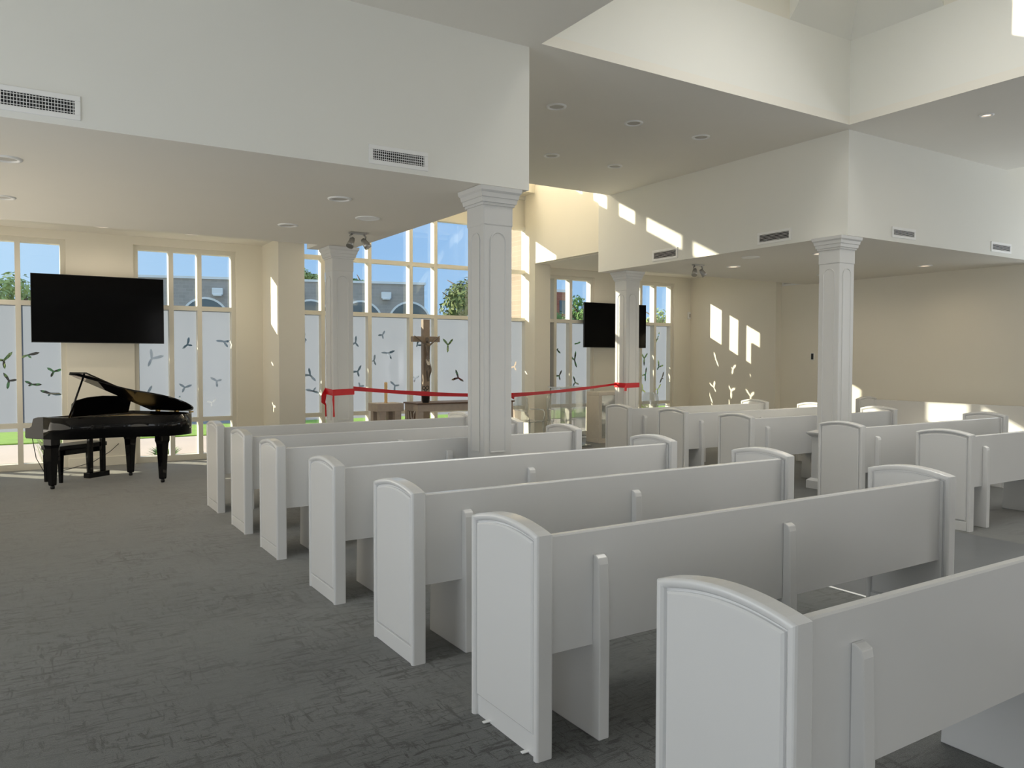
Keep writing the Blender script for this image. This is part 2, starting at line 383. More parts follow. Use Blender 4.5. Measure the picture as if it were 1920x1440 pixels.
# west, east and south sides
def wallbox(name, *bx):
    b = MB()
    for q in bx: b.box(*q)
    return struct(b.build(name, M_wall))
wallbox('wall_west', (-1.75, Y0, 0, -1.6, YB, 3.9), (-2.95, Y0, 0, -1.6, Y0+.15, 6.7), (-1.6, Y0+.02, 4.5, .0, Y0+.2, 6.7),
        (-2.95, YS-.15, 0, -1.6, YS, 6.7), (-1.6, YS-.2, 4.5, 0, YS-.02, 6.7), (-2.95, YS-.15, 0, -2.80, Y0+.15, 6.7), (-.05, YS-.2, 4.6, .05, Y0+.2, 6.7), (-1.75, -6.3, 0, -1.6, YS, 3.9))
wallbox('wall_east', (13.53, 11.02, 0, 13.9, YB, 3.9), (13.70, Y0, 0, 13.9, 11.02, 3.9), (13.7, Y0, 0, 15.5, Y0+.15, 6.7), (12.5, Y0+.02, 4.5, 13.7, Y0+.2, 6.7),
        (13.7, YS-.15, 0, 15.5, YS, 6.7), (12.5, YS-.2, 4.5, 13.7, YS-.02, 6.7), (15.4, YS, 0, 15.55, Y0, 6.7), (12.45, YS-.2, 4.6, 12.55, Y0+.2, 6.7), (13.70, -6.3, 0, 13.9, YS, 3.9))
wallbox('wall_south', (-1.75, -6.4, 0, 13.9, -6.2, 6.7), (X0-.2, -6.3, 4.5, X0, -3.3, 6.7), (X1, -6.3, 4.5, X1+.2, -3.3, 6.7), (X0-.2, -3.35, 4.6, X1+.2, -3.25, 6.7))
struct(MB().box(-2.95, YS-.2, HT, .05, Y0+.2, HT+.1).box(12.45, YS-.2, HT, 15.55, Y0+.2, HT+.1).box(X0-.2, -6.4, HT, X1+.2, -3.25, HT+.1).build('ceiling_towers', M_ceil))
# baseboards
BH = .14
struct(MB().box(W1[1]+.0, YW-.016, 0, W2[0], YW, BH).box(W2[1], YW-.016, 0, 3.5, YW, BH).box(W3[1], YW-.016, 0, W4[0], YW, BH).box(W4[1], YW-.016, 0, 13.53, YW, BH).build('baseboard_north', M_wall, bevel=.004))
struct(MB().box(13.514, 11.02, 0, 13.53, YW, BH).box(13.684, Y0, 0, 13.70, 11.02, BH).build('baseboard_east', M_wall, bevel=.004))
struct(MB().box(3.484, 12.514, 0, 3.936, 12.53, BH).box(3.484, 12.53, 0, 3.5, YW-.016, BH).build('baseboard_pier', M_wall, bevel=.004))

# ------------------------------------------------------------------ windows
YF0, YF1, YG = 13.55, 13.705, 13.69
def bird(cx, cz, blades, k):
    """three-bladed gull; blades: (dx, dz) tip offsets in metres"""
    bl = sorted([(math.atan2(q[1], q[0]), math.hypot(*q)) for q in blades])
    pts = []; n = len(bl)
    for i, (a, r) in enumerate(bl):
        wd = .013*k + r*.072
        d = (math.cos(a), math.sin(a)); nrm = (-d[1], d[0])
        for f, s_ in ((.45, -1), (.8, -.75), (1.0, 0), (.72, .8), (.4, .7)):
            pts.append((cx + d[0]*r*f + nrm[0]*wd*s_, cz + d[1]*r*f + nrm[1]*wd*s_))
        a2 = bl[(i+1) % n][0] + (2*PI if i == n-1 else 0)
        m = (a+a2)/2; rr = wd*.55 if (a2-a) < PI else wd*.4
        if (a2-a) < PI: rr = max(rr, .6*wd/max(.25, math.sin((a2-a)/2)))
        pts.append((cx+math.cos(m)*rr, cz+math.sin(m)*rr))
    return pts
def window(name, x0, x1, mull, trans, z0, z1, birds, filmz=(.70, 2.435), head=None):
    w_ = empty(name, ((x0+x1)/2, YF0, 0)); struct(w_); ox = (x0+x1)/2
    def L(b):  # into the window's own frame
        for v in b.bm.verts: v.co.x -= ox; v.co.y -= YF0
        return b
    b = MB(); hw = .035
    b.box(x0, YF0, z0, x0+.07, YF1, z1).box(x1-.07, YF0, z0, x1, YF1, z1)
    b.box(x0+.07, YF0, z1-.07, x1-.07, YF1, z1).box(x0+.07, YF0, z0, x1-.07, YF1, z0+.09)
    xs = [x0+.07] + [q for m in mull for q in (m-hw, m+hw)] + [x1-.07]
    for m in mull: b.box(m-hw, YF0, z0+.09, m+hw, YF1, z1-.07)
    for tz in trans:
        for i in range(0, len(xs), 2): b.box(xs[i], YF0+.004, tz-hw, xs[i+1], YF1-.004, tz+hw)
    L(b).build('window_frame', M_frame, w_)
    g = MB()
    g.box(x0+.03, YG, z0+.03, x1-.03, YG+.006, (head or z1)-.03)
    L(g).build('window_pane', M_glass, w_)
    # frosted film with clear birds cut out, one sheet per pane column
    fb = MB()
    for i in range(0, len(xs), 2):
        a, c = xs[i]-.012, xs[i+1]+.012
        loops = [[Vector((a, filmz[0]-.02, 0)), Vector((c, filmz[0]-.02, 0)), Vector((c, filmz[1]+.02, 0)), Vector((a, filmz[1]+.02, 0))]]
        used = []
        for (bx, bz, bl, k) in birds:
            pl = bird(bx, bz, bl, k)
            # clip to the pane by clamping; skip if mostly outside
            if bx < xs[i] or bx > xs[i+1]: continue
            pl = [(min(max(q[0], xs[i]-.004), xs[i+1]+.004), q[1]) for q in pl]
            mnx, mxx = min(q[0] for q in pl), max(q[0] for q in pl); mnz, mxz = min(q[1] for q in pl), max(q[1] for q in pl)
            if any(mnx < u[1] and mxx > u[0] and mnz < u[3] and mxz > u[2] for u in used): continue
            used.append((mnx, mxx, mnz, mxz))
            loops.append([Vector((q[0], q[1], 0)) for q in pl])
        flat = [v for lp in loops for v in lp]
        tris = tessellate_polygon(loops)
        vs = [fb.bm.verts.new((v.x, YG-.008, v.y)) for v in flat]
        for tr_ in tris:
            try: fb.bm.faces.new([vs[k] for k in tr_])
            except ValueError: pass
    L(fb).build('frosted_film', M_film, w_, fix=False)
    if head:
        p = MB()
        for i in range(0, len(xs), 2): p.box(xs[i], YF0+.05, head+.035, xs[i+1], YF1-.03, z1-.07)
        L(p).build('spandrel_panel', M_frame, w_)
    return w_
def B(cx, cz, s, a, spread=(0, 125, 225), ln=(1, .9, .75), k=1.0):
    return (cx, cz, [(s*l*math.cos(math.radians(a+q)), s*l*math.sin(math.radians(a+q))) for q, l in zip(spread, ln)], k)
birds1 = [B(-.20, 1.62, .17, 50), B(.10, 1.70, .16, 15, (0, 190, 300), (1, .6, .4)), B(.27, 1.55, .16, 88, (0, 140, 275), (1, .8, 1.1)),
          B(-.14, 1.32, .14, 120, (0, 140, 250)), B(.15, 1.26, .14, 0, (0, 150, 200), (.9, .8, .4)), B(.43, 1.45, .12, 20), B(.38, 1.12, .16, -5, (0, 165, 240), (1, .9, .3)),
          B(-.30, 1.95, .13, 70), B(-.72, 1.5, .17, 40), B(-.78, 1.9, .15, 95), B(-.65, 1.15, .15, 10)]
birds2 = [B(1.79, 1.65, .19, 95, (0, 152, 280), (.85, .75, 1.0)), B(2.33, 1.88, .13, 80, (0, 140, 270), (1, .8, .6)), B(2.90, 1.94, .13, 175, (0, 130, 190), (1, .9, .9)),
          B(2.28, 1.18, .12, 20), B(1.72, 1.10, .14, 60), B(2.78, 1.28, .12, 150), B(2.20, .95, .10, 90), B(2.7, .92, .1, 40)]
birdsA = [B(4.27, 2.02, .15, 95, (0, 180, 215), (1, .6, .4)), B(4.37, 1.36, .15, 100, (0, 80, 215), (.9, 1, 1)), B(4.42, 1.08, .14, 170, (0, 170, 240), (1, .9, .6)),
          B(5.22, 1.95, .13, 85), B(5.26, 1.42, .14, 60), B(5.30, 1.15, .10, 240), B(5.86, 1.76, .17, 20, (0, 155, 285), (.9, .8, .8)), B(5.58, 1.62, .12, 80, (0, 215, 120), (1, .8, .3)),
          B(6.46, 1.92, .12, 75, (0, 190, 285), (1, .3, .9)), B(6.42, 1.28, .10, 30), B(7.13, 1.93, .17, 48, (0, 85, 220), (1, 1, .9)), B(7.34, 1.62, .19, 105, (0, 75, 240), (1, .9, .7)),
          B(7.36, 1.28, .18, 110, (0, 85, 220), (1, .9, .8)), B(8.0, 1.8, .17, 80), B(8.05, 1.3, .16, 30), B(8.68, 1.5, .12, 70), B(6.0, 1.15, .13, 140), B(5.75, 2.1, .1, 60)]
birds3 = [B(9.76, 1.86, .14, 140, (0, 180, 260), (1, .9, .3)), B(10.23, 1.64, .20, 80, (0, 70, 210), (1, .9, .9)), B(10.30, 2.0, .10, 20, (0, 170, 250), (1, .8, .2)),
          B(9.82, 1.3, .14, 60), B(10.25, 1.15, .15, 110), B(9.4, 1.6, .14, 30)]
birds4 = [B(12.24, 1.68, .18, 130, (0, -80, 140), (.9, .9, 1.0)), B(12.28, 1.30, .18, 80, (0, 110, 190), (1, .6, .9)), B(12.70, 1.48, .19, 100, (0, -85, 130), (.9, .8, .5)),
          B(12.80, 1.22, .16, 70, (0, 170, 260), (1, .9, .3)), B(11.75, 1.85, .18, 120, (0, -80, 150)), B(11.70, 1.45, .17, 60), B(11.82, 1.1, .16, 140), B(12.2, .95, .15, 100),
          B(12.66, .95, .17, 50), B(11.65, .88, .12, 20), B(12.65, 2.15, .16, 70, (0, 170, 260), (1, .9, .2)), B(12.2, 2.2, .15, 120, (0, 160, 250), (1, .9, .3)), B(11.7, 2.22, .14, 60, (0, 170, 260), (1, .9, .2))]
TR = [.655, 2.47]
window('window_1', *W1, [-.44, -.01], TR, 0, ZH, birds1)
window('window_2', *W2, [2.07, 2.50], TR, 0, ZH, birds2)
window('window_3', *W3, [9.62, 10.03], TR, 0, ZH, birds3)
window('window_4', *W4, [12.02, 12.45], TR, 0, ZH, birds4)
window('window_7', *WA, [4.57, 5.45, 6.28, 6.80, 7.63, 8.47], TR+[3.45, 4.35], 0, 5.0, birdsA, head=4.35)

# ================================================================== columns
def column(label, x, y, zt=H1, ped=False):
    """x, y: centre of the shaft"""
    c = empty('column', (x, y, 0)); tag(c, label, 'column', 'square white columns under the low ceilings')
    s = .150
    b = MB(); b.box(-s, -s, .72 if ped else 0, s, s, zt-.13)
    b.box(-s-.006, -s-.006, 2.86, s+.006, s+.006, zt-.13)
    sh = b.build('shaft', M_col, c, bevel=.01)
    # arched raised panels on the four faces
    for k in range(4):
        hw_, z0, z1 = .085, .80, 2.72
        pts = [(-hw_, z0), (hw_, z0), (hw_, z1)] + [(hw_*math.cos(a), z1+hw_*math.sin(a)) for a in [PI*i/10 for i in range(1, 10)]] + [(-hw_, z1)]
        def sc(f): return [(q[0]*f, (q[1]-1.76)*(1-(1-f)*.08)+1.76) for q in pts]
        def P3(pl, y_): return [(q[0], -y_, q[1]) for q in pl]
        p = MB(); p.loft([P3(sc(1.0), s-.004), P3(sc(1.0), s+.008), P3(sc(.90), s+.008), P3(sc(.84), s+.001)])
        o = p.build('panel_moulding', M_col, c); o.rotation_euler = (0, 0, k*PI/2)
    def sq(h, z): return [(-h, -h, z), (h, -h, z), (h, h, z), (-h, h, z)]
    p = MB(); p.loft([sq(s+.004, zt-.165), sq(s+.018, zt-.162), sq(s+.018, zt-.142), sq(s+.030, zt-.138), sq(s+.036, zt-.10), sq(s+.044, zt-.094),
                      sq(s+.050, zt-.058), sq(s+.064, zt-.04), sq(s+.068, zt-.004)])
    p.build('capital', M_col, c)
    if not ped: return c
    p = MB(); p.loft([sq(.19, .12), sq(.19, .66), sq(.20, .665), sq(.235, .70), sq(.24, .72), sq(.20, .735), sq(.16, .75)]); p.build('pedestal', M_col, c)
    p = MB(); p.loft([sq(.235, 0), sq(.235, .10), sq(.215, .12), sq(.195, .13)]); p.build('base', M_col, c)
    return c
column('square white column under the low ceiling corner, nearest, rising behind the left pews', 3.685, 6.24)
column('square white column at the low ceiling corner between the right pews', 8.815, 6.245, ped=True)
column('square white column by the altar window with red ribbon and tails, left of the altar', 3.80, 10.58)
column('square white column right of the altar with ribbon wrapped round it, before the far television', 9.13, 10.66)

# ================================================================== pews
def pew_profile(inset=0.0, z0=0.0, D=.55):
    y0, y1 = inset, D-inset
    pts = [(y0, z0), (y1, z0)]
    n = 14
    for i in range(n+1):
        t_ = i/n; y = y1 + (y0-y1)*t_
        yy = y/D
        # arch: low at the back (0), crest at 60 per cent, slightly lower at the front (1)
        z = .928 + .042*math.sin(PI*min(1, max(0, yy)))**.85 + .004*(1-yy)
        pts.append((y, z-inset))
    return pts
PEWL = 3.13
def make_pew(label, plinth=True):
    p = empty('pew'); tag(p, label, 'pew', None)
    T = .082
    for side in (0, 1):
        def X(t_): return t_ if side == 0 else PEWL - t_
        b = MB()
        b.prism(pew_profile(.004), X(.020), X(T-.020), 'x')
        # rim rails on both faces
        for (o, i_) in ((0, .020), (T, T-.020)):
            sg = 1 if o == 0 else -1
            z0 = 0
            outl = lambda ins, xx: [(X(xx), q[0], q[1]) for q in pew_profile(ins, 0)]
            L = [outl(0, T/2), outl(0, o+sg*.010), outl(.004, o+sg*.003), outl(.009, o), outl(.024, o), outl(.032, o+sg*.008), outl(.034, i_+sg*.001)]
            # open at the floor: drop the two floor points' ring pieces by keeping full loops
            A = [[b.bm.verts.new(q) for q in lp] for lp in L]
            n = len(A[0])
            for k in range(len(A)-1):
                for j in range(1, n):
                    f = b.bm.faces.new((A[k][j], A[k][(j+1) % n], A[k+1][(j+1) % n], A[k+1][j]))
                    f.smooth = k > 0 and k < 5 and 1 < j < n-1
        end = b.build('end_panel', M_pew, p)
        # raised inner panel and plinth
        for (o, sg) in ((0, 1), (T, -1)):
            q = MB()
            def lp(ins, xx, zb=.10): return [(X(xx), a[0], a[1]) for a in pew_profile(ins, zb)]
            q.loft([lp(.044, o+sg*.021), lp(.044, o+sg*.010), lp(.052, o+sg*.004, .108)])
            q.build('raised_panel', M_pew, end)
            if plinth or not (side == 0 and o == 0):
                q = MB(); xa, xb = sorted((X(o+sg*.006), X(o+sg*.021))); q.box(xa, .034, 0, xb, .516, .092); q.build('plinth', M_pew, end, bevel=.003)
            else:
                q = MB(); q.box(X(-.012), .405, .004, X(.021), .425, .010); q.build('fixing_tab', M_white, end, bevel=.002)
                q = MB(); q.box(X(-.012), .085, .004, X(.021), .105, .010); q.build('fixing_tab', M_white, end, bevel=.002)
    # back rest board, slightly raked
    b = MB(); b.prism([(.060, .41), (.098, .41), (.098, .905), (.092, .912), (.066, .912), (.060, .905)], T-.01, PEWL-T+.01, 'x')
    b.build('backrest', M_pew, p)
    b = MB(); b.prism([(.098, .415), (.50, .425), (.52, .435), (.52, .452), (.50, .46), (.098, .445)], T-.01, PEWL-T+.01, 'x')
    b.build('seat', M_pew, p)
    for sx in (.36, 1.61):
        b = MB()
        pr = [(.010, 0), (.47, 0), (.45, .424), (.097, .414), (.059, .412), (.059, .805), (.045, .803), (.024, .790), (.018, .765), (.008, .45)]
        b.prism(pr, sx-.028, sx+.028, 'x')
        b.build('leg', M_pew, p, bevel=.005)
    return p
left_rows = [1.355, 2.60, 3.79, 5.02, 6.40, 7.50, 8.69]
left_lab = ['white wooden pew nearest the camera, cut off by the bottom and right edges',
            'white pew second from the camera with its end kick board missing and metal tabs showing',
            'white pew in the left block, third row from the camera',
            'white pew in the left block just in front of the near column, fourth row',
            'white pew in the left block directly behind the near column, third from the piano end',
            'white pew in the left block, second from the front row by the piano',
            'front-row white pew of the left block, closest to the piano and windows']
proto = make_pew(left_lab[1], plinth=False); proto.location = (1.76, left_rows[1], 0); proto['group'] = 'white pews of the left block'
proto2 = make_pew(left_lab[0]); proto2.location = (1.76, left_rows[0], 0); proto2['group'] = 'white pews of the left block'
for y, lb in list(zip(left_rows, left_lab))[2:]: clone(proto2, (1.76, y, 0), lb)
right_rows = [3.955, 5.10, 6.61, 7.75, 8.92]
right_lab = ['nearest white pew of the right block, cut off by the right edge',
             'white pew in the right block standing just in front of the right-hand column',
             'white pew in the right block directly behind the right-hand column',
             'white pew in the right block, second from its front row',
             'front-row white pew of the right block beside the far column, closest to the television']
for y, lb in zip(right_rows, right_lab):
    c = clone(proto2, (7.68, y, 0), lb); c['group'] = 'white pews of the right block'
c = clone(proto2, (13.66, 5.72, 0), 'long white pew set sideways along the cream east wall', PI/2); c['group'] = 'white pews against the wall'

# ================================================================== grilles
def grille(label, loc, rz, w_, h_, group, nx=18):
    """faces local -y; loc = lower left corner on the wall plane"""
    g = empty('air_vent', loc, rz); tag(g, label, 'air vent', group)
    b = MB(); m_ = .035
    b.box(0, -.012, 0, w_, .0, m_).box(0, -.012, h_-m_, w_, 0, h_).box(0, -.012, m_, m_, 0, h_-m_).box(w_-m_, -.012, m_, w_, 0, h_-m_)
    b.build('frame', M_white, g, bevel=.003)
    MB().box(m_, -.003, m_, w_-m_, -.001, h_-m_).build('duct_backing', M_dark, g)
    b = MB()
    for i in range(4 if nx else 5):
        z = m_ + (h_-2*m_)*(i+.5)/(4 if nx else 5); b.box(m_, -.010, z-.0018, w_-m_, -.004, z+.0018)
    for i in range(nx):
        x = m_ + (w_-2*m_)*(i+.5)/nx; b.box(x-.0018, -.0115, m_, x+.0018, -.0095, h_-m_)
    b.build('louvre', M_white, g)
    return g
G1, G2 = 'supply air vents on the left fascia', 'supply air vents on the right fascia'
grille('white supply air vent on the left fascia at the left edge of the picture', (-.30, Y0, 3.245), 0, .67, .16, G1, 34)
grille('white supply air vent on the left fascia above the near column', (2.42, Y0, 3.24), 0, .53, .155, G1, 26)
grille('slatted air vent on the sunlit fascia, left one of its pair', (X1, 9.56, 3.24), -PI/2, .57, .17, G2, 0)
grille('slatted air vent on the left-facing fascia near the right column', (X1, 7.425, 3.245), -PI/2, .56, .165, G2, 0)
grille('air vent on the shaded right fascia just right of the column', (9.65, Y0, 3.255), 0, .54, .14, G2, 0)
grille('air vent on the shaded right fascia at the right edge of the picture', (12.14, Y0, 3.255), 0, .58, .15, G2, 0)
g = grille('dark return grille at the top of the recessed right wall', (13.70, 11.00, 3.21), -PI/2, .5, .10, 'return grilles', 0)

# ================================================================== lamps in the ceilings
def downlight(label, x, y, z, r=.085, group=None, lit=False, power=14):
    o = empty('recessed_light', (x, y, z)); tag(o, label, 'ceiling light', group)
    b = MB(); n = 32
    b.lathe([(r+.030, 0), (r+.027, -.010), (r+.004, -.014), (r, -.006), (r-.004, -.001)], n=n, cap=False); b.build('trim_ring', M_white, o)
    b = MB(); b.lathe([(r, -.0015), (.001, -.0012)], n=n, cap=False); b.build('lens', M_lit if lit else M_recess, o)
    if lit:
        l = bpy.data.lights.new('lamp', 'SPOT'); l.energy = power; l.color = (1, .84, .64); l.spot_size = math.radians(172); l.spot_blend = 1.0; l.shadow_soft_size = .06
        q = bpy.data.objects.new('lamp', l); COL.objects.link(q); q.parent = o; q.location = (0, 0, -.03)
    return o
M_lit = mat('lit_lens', (.9, .85, .75), .5); nn = M_lit.node_tree.nodes['Principled BSDF']
nn.inputs['Emission Color'].default_value = (1, .72, .5, 1); nn.inputs['Emission Strength'].default_value = 1.2
GH, GL, GR = 'recessed lights in the high ceiling', 'recessed lights in the low left ceiling', 'recessed lights in the low right ceiling'
p0 = downlight('recessed light in the high ceiling, nearest the fascia corner at its left', 5.16, 7.26, H2, group=GH)
for lb, x, y in (('recessed light in the high ceiling, middle of the near row of three', 6.30, 7.26), ('recessed light in the high ceiling, right end of the near row of three', 7.42, 7.25),
                 ('recessed light in the high ceiling, left one of the far pair', 6.33, 9.02), ('recessed light in the high ceiling, right one of the far pair', 7.46, 9.01)):
    clone(p0, (x, y, H2), lb)
downlight('small lit recessed light in the dark ceiling at upper right', 9.55, 4.82, H2, .05, None, True, 6)
p1 = downlight('recessed light in the low left ceiling, cut by the left edge, nearer one', -.07, 7.26, H1, group=GL)
for lb, x, y in (('recessed light in the low left ceiling, cut by the left edge, farther one', -.12, 9.0), ('recessed light in the low left ceiling, nearest the column and vent', 2.64, 7.32),
                 ('recessed light in the low left ceiling, far one left of the twin spotlight', 2.65, 9.08)):
    clone(p1, (x, y, H1), lb)
GS = 'recessed lights along the windows'
pw = downlight('recessed light by the left windows, between the television and the left edge', 1.03, 12.75, HS, group=GS, lit=True, power=10)  # switched on, copies too, as added fill for the window wall
clone(pw, (2.25, 12.75, HS), 'recessed light by the left windows, above the window right of the television')
clone(pw, (-.25, 12.75, HS), 'recessed light by the left windows, at the left edge')
p2 = downlight('recessed light in the low right ceiling, behind the twin spotlight', 10.05, 9.06, H1, group=GR, lit=True)  # spot and its copies are lit as added fill for the east side
for lb, x, y in (('recessed light in the low right ceiling, right of the right column', 12.58, 7.27), ('recessed light in the low right ceiling, just left of the right column', 9.87, 7.27),
                 ('recessed light in the low right ceiling, far beyond the twin spotlight', 12.4, 9.06)):
    clone(p2, (x, y, H1), lb)
clone(pw, (10.3, 12.75, HS+.015), 'recessed light above the far window left of the far television')
clone(pw, (12.4, 12.75, HS+.015), 'recessed light above the far window at the room corner')
def speaker(label, x, y):
    o = empty('ceiling_speaker', (x, y, H1)); tag(o, label, 'ceiling speaker', 'round ceiling speakers')
    MB().lathe([(.135, 0), (.133, -.008), (.118, -.012), (.112, -.006)], n=40, cap=False).build('rim', M_white, o)
    MB().lathe([(.113, -.006), (.07, -.009), (.001, -.010)], n=40, cap=False).build('speaker_grille', M_white, o)
    return o
sp_ = speaker('round white ceiling speaker near the twin spotlight, left ceiling', 3.26, 8.16)
clone(sp_, (9.36, 8.10, H1), 'round white ceiling speaker in the low right ceiling, left of the vent')
def twin(label, x, y):
    o = empty('twin_spotlight', (x, y, H1)); tag(o, label, 'spotlight', 'twin spotlights on the low ceilings')
    b = MB(); b.box(-.11, -.035, -.022, .11, .035, 0); b.build('canopy', M_steel, o, bevel=.006)
    for s_ in (-1, 1):
        a = MB(); a.tube([(s_*.07, 0, -.02), (s_*.10, 0, -.05), (s_*.10, 0, -.085), (s_*.075, 0, -.105)], .012); h = a.build('arm', M_steel, o)
        d_ = Vector((s_*.45, -.35, -.8)).normalized(); c0 = Vector((s_*.075, 0, -.10))
        k = MB(); k.tube([c0-.03*d_, c0+.0*d_, c0+.05*d_, c0+.10*d_], [.024, .034, .042, .046], 16); k.build('lamp_head', M_steel, o, smooth=False)
    return o
tw = twin('twin-headed spotlight on the low left ceiling near the altar column', 3.53, 9.15)
clone(tw, (9.38, 9.20, H1), 'twin-headed spotlight on the low right ceiling beside the vent')

# ================================================================== televisions
def tv(label, x0, x1, z0, z1, y=13.36):
    o = empty('television', ((x0+x1)/2, y, (z0+z1)/2)); tag(o, label, 'television', 'black wall televisions')
    hw_, hh = (x1-x0)/2, (z1-z0)/2
    MB().box(-hw_, 0, -hh, hw_, .045, hh).build('case', M_blackmatte, o, bevel=.004)
    MB().box(-hw_+.008, -.003, -hh+.012, hw_-.008, .001, hh-.008).build('screen', M_screen, o)
    MB().box(-.25, .045, -.2, .25, .139, .2).build('wall_mount', M_blackmatte, o)
    return o
tv('large black television on the wall above the piano', .145, 1.93, 1.885, 2.895)
tv('large black television beyond the right altar column', 10.25, 12.0, 1.91, 2.88)
# wall devices
t_ = empty('thermostat', (13.70, 10.22, 1.72)); tag(t_, 'small white thermostat with black face on the right wall', 'thermostat')
MB().box(-.022, -.045, -.075, 0, .045, .075).build('housing', M_white, t_, bevel=.012)
MB().box(-.026, -.028, -.06, -.020, .028, .06).build('face', M_blackmatte, t_, bevel=.012)
t_ = empty('motion_sensor', (13.46, 13.5, 2.70)); tag(t_, 'small white sensor box in the corner beside the far window', 'sensor')
MB().box(-.04, -.045, -.085, .04, 0, .085).build('housing', M_white, t_, bevel=.015)
MB().box(-.024, -.052, -.05, .024, -.043, .03).build('lens', M_recess, t_, bevel=.006)

# ================================================================== grand piano
pn = empty('grand_piano', (.80, 11.80, 0), math.atan2(-.617, -.787)); tag(pn, 'glossy black baby grand piano with raised lid below the left television', 'piano')
def outline(n_=10):
    pts = [(-.72, .0), (.72, .0), (.72, .16)]
    P = [(.72, .16), (.68, .36), (.50, .50), (.30, .60), (.12, .76), (.02, .95), (-.12, 1.12), (-.34, 1.20), (-.56, 1.15), (-.68, 1.02), (-.72, .85)]
    for i in range(len(P)-1):
        p0_, p1_, p2_, p3_ = P[max(i-1, 0)], P[i], P[i+1], P[min(i+2, len(P)-1)]
        for k in range(1, 6):
            t_ = k/5
            q = [.5*((2*p1_[j]) + (-p0_[j]+p2_[j])*t_ + (2*p0_[j]-5*p1_[j]+4*p2_[j]-p3_[j])*t_*t_ + (-p0_[j]+3*p1_[j]-3*p2_[j]+p3_[j])*t_**3) for j in (0, 1)]
            pts.append(tuple(q))
    return pts
OUT = outline()
def shrink(pts, f, c=(-.05, .45)): return [(c[0]+(q[0]-c[0])*f, c[1]+(q[1]-c[1])*f) for q in pts]
b = MB(); b.loft([[(q[0], q[1], .64) for q in OUT], [(q[0], q[1], .915) for q in OUT], [(q[0], q[1], .915) for q in shrink(OUT, .955)], [(q[0], q[1], .86) for q in shrink(OUT, .955)]], cap=True)
rim = b.build('rim', M_black, pn)
for f in rim.data.polygons: f.use_smooth = abs(f.normal.z) < .3
MB().loft([[(q[0], q[1], .868) for q in shrink(OUT, .955)], [(q[0], q[1], .872) for q in shrink(OUT, .94)]]).build('iron_frame', M_brass, pn)
arm = [(.0, .915), (-.02, .917), (-.10, .912), (-.17, .895), (-.185, .86), (-.20, .80), (-.24, .775), (-.31, .77), (-.315, .66), (-.30, .64), (0, .64)]
for s_ in (-1, 1):
    xa, xb = sorted((s_*.72, s_*.655)); MB().prism(arm, xa, xb, 'x').build('cheek', M_black, pn, bevel=.004)
MB().box(-.655, -.30, .63, .655, 0, .69).build('keybed', M_black, pn, bevel=.004)
MB().box(-.655, -.045, .69, .655, .0, .90).build('fallboard', M_black, pn, bevel=.004)
b = MB()
for i in range(52): x = -.61+1.22*i/52; b.box(x+.0008, -.20, .70, x+.0227, -.05, .722)
k_ = b.build('white_keys', M_keyw, pn)
b = MB()
for i in range(51):
    if i % 7 in (0, 1, 3, 4, 5): x = -.61+1.22*(i+1)/52; b.box(x-.006, -.145, .722, x+.006, -.05, .733)
b.build('black_keys', M_blackmatte, pn)
b = MB(); b.box(-.655, -.30, .69, -.615, -.045, .73).box(.615, -.30, .69, .655, -.045, .73).box(-.615, -.30, .69, .615, -.215, .705); b.build('key_slip', M_black, pn, bevel=.003)
for (lx, ly) in ((.62, .02), (-.62, .02), (-.30, .90)):
    b = MB()
    def sq(h, z): return [(lx-h, ly-h, z), (lx+h, ly-h, z), (lx+h, ly+h, z), (lx-h, ly+h, z)]
    b.loft([sq(.030, .045), sq(.034, .06), sq(.043, .30), sq(.055, .52), (sq(.066, .56)), sq(.066, .64)]); lg = b.build('leg', M_black, pn, bevel=.004)
    MB().lathe([(.020, 0), (.026, .012), (.026, .035), (.018, .047)], lx, ly, 16).build('caster', M_blackmatte, lg)
# pedal lyre
b = MB(); b.box(-.16, .02, .075, .16, .13, .145); ly_ = b.build('pedal_lyre', M_black, pn, bevel=.004)
for s_ in (-.10, .10): MB().box(s_-.028, .045, .145, s_+.028, .10, .64).build('lyre_post', M_black, ly_, bevel=.006)
for s_ in (-.06, 0, .06): MB().box(s_-.012, -.07, .055, s_+.012, .03, .063).build('pedal', M_brass, ly_, bevel=.003)
# music desk
b = MB(); prof = [(-.46, 0), (.46, 0), (.47, .17), (.42, .215), (.25, .25), (0, .262), (-.25, .25), (-.42, .215), (-.47, .17)]
b.prism(prof, 0, .018, 'y'); md = b.build('music_desk', M_black, pn, bevel=.003); md.location = (-.02, .12, .905); md.rotation_euler = (math.radians(-14), 0, 0)
# lid: main leaf hinged on the bass side, front leaf folded back on it
ANG = math.radians(21.5)
LO = [q for q in OUT if q[1] > .30]
LO = [(-.725, .30)] + [(.70, .30)] + [(q[0]*1.01, q[1]*1.015) for q in LO]
def hinge(b):
    R_ = Matrix.Rotation(-ANG, 4, 'Y')
    for v in b.bm.verts:
        c = v.co - Vector((-.72, 0, .0)); v.co = R_ @ c + Vector((-.72, 0, .925))
    return b
lid = hinge(MB().loft([[(q[0], q[1], 0) for q in LO], [(q[0], q[1], .018) for q in LO]])).build('lid', M_black, pn, bevel=.003)
hinge(MB().box(-.72, .30, .019, .70, .58, .036)).build('front_flap', M_black, pn, bevel=.003)
for ly in (.42, .75, 1.0): MB().tube([(-.725, ly-.035, .92), (-.725, ly+.035, .92)], .010).build('hinge', M_brass, pn)
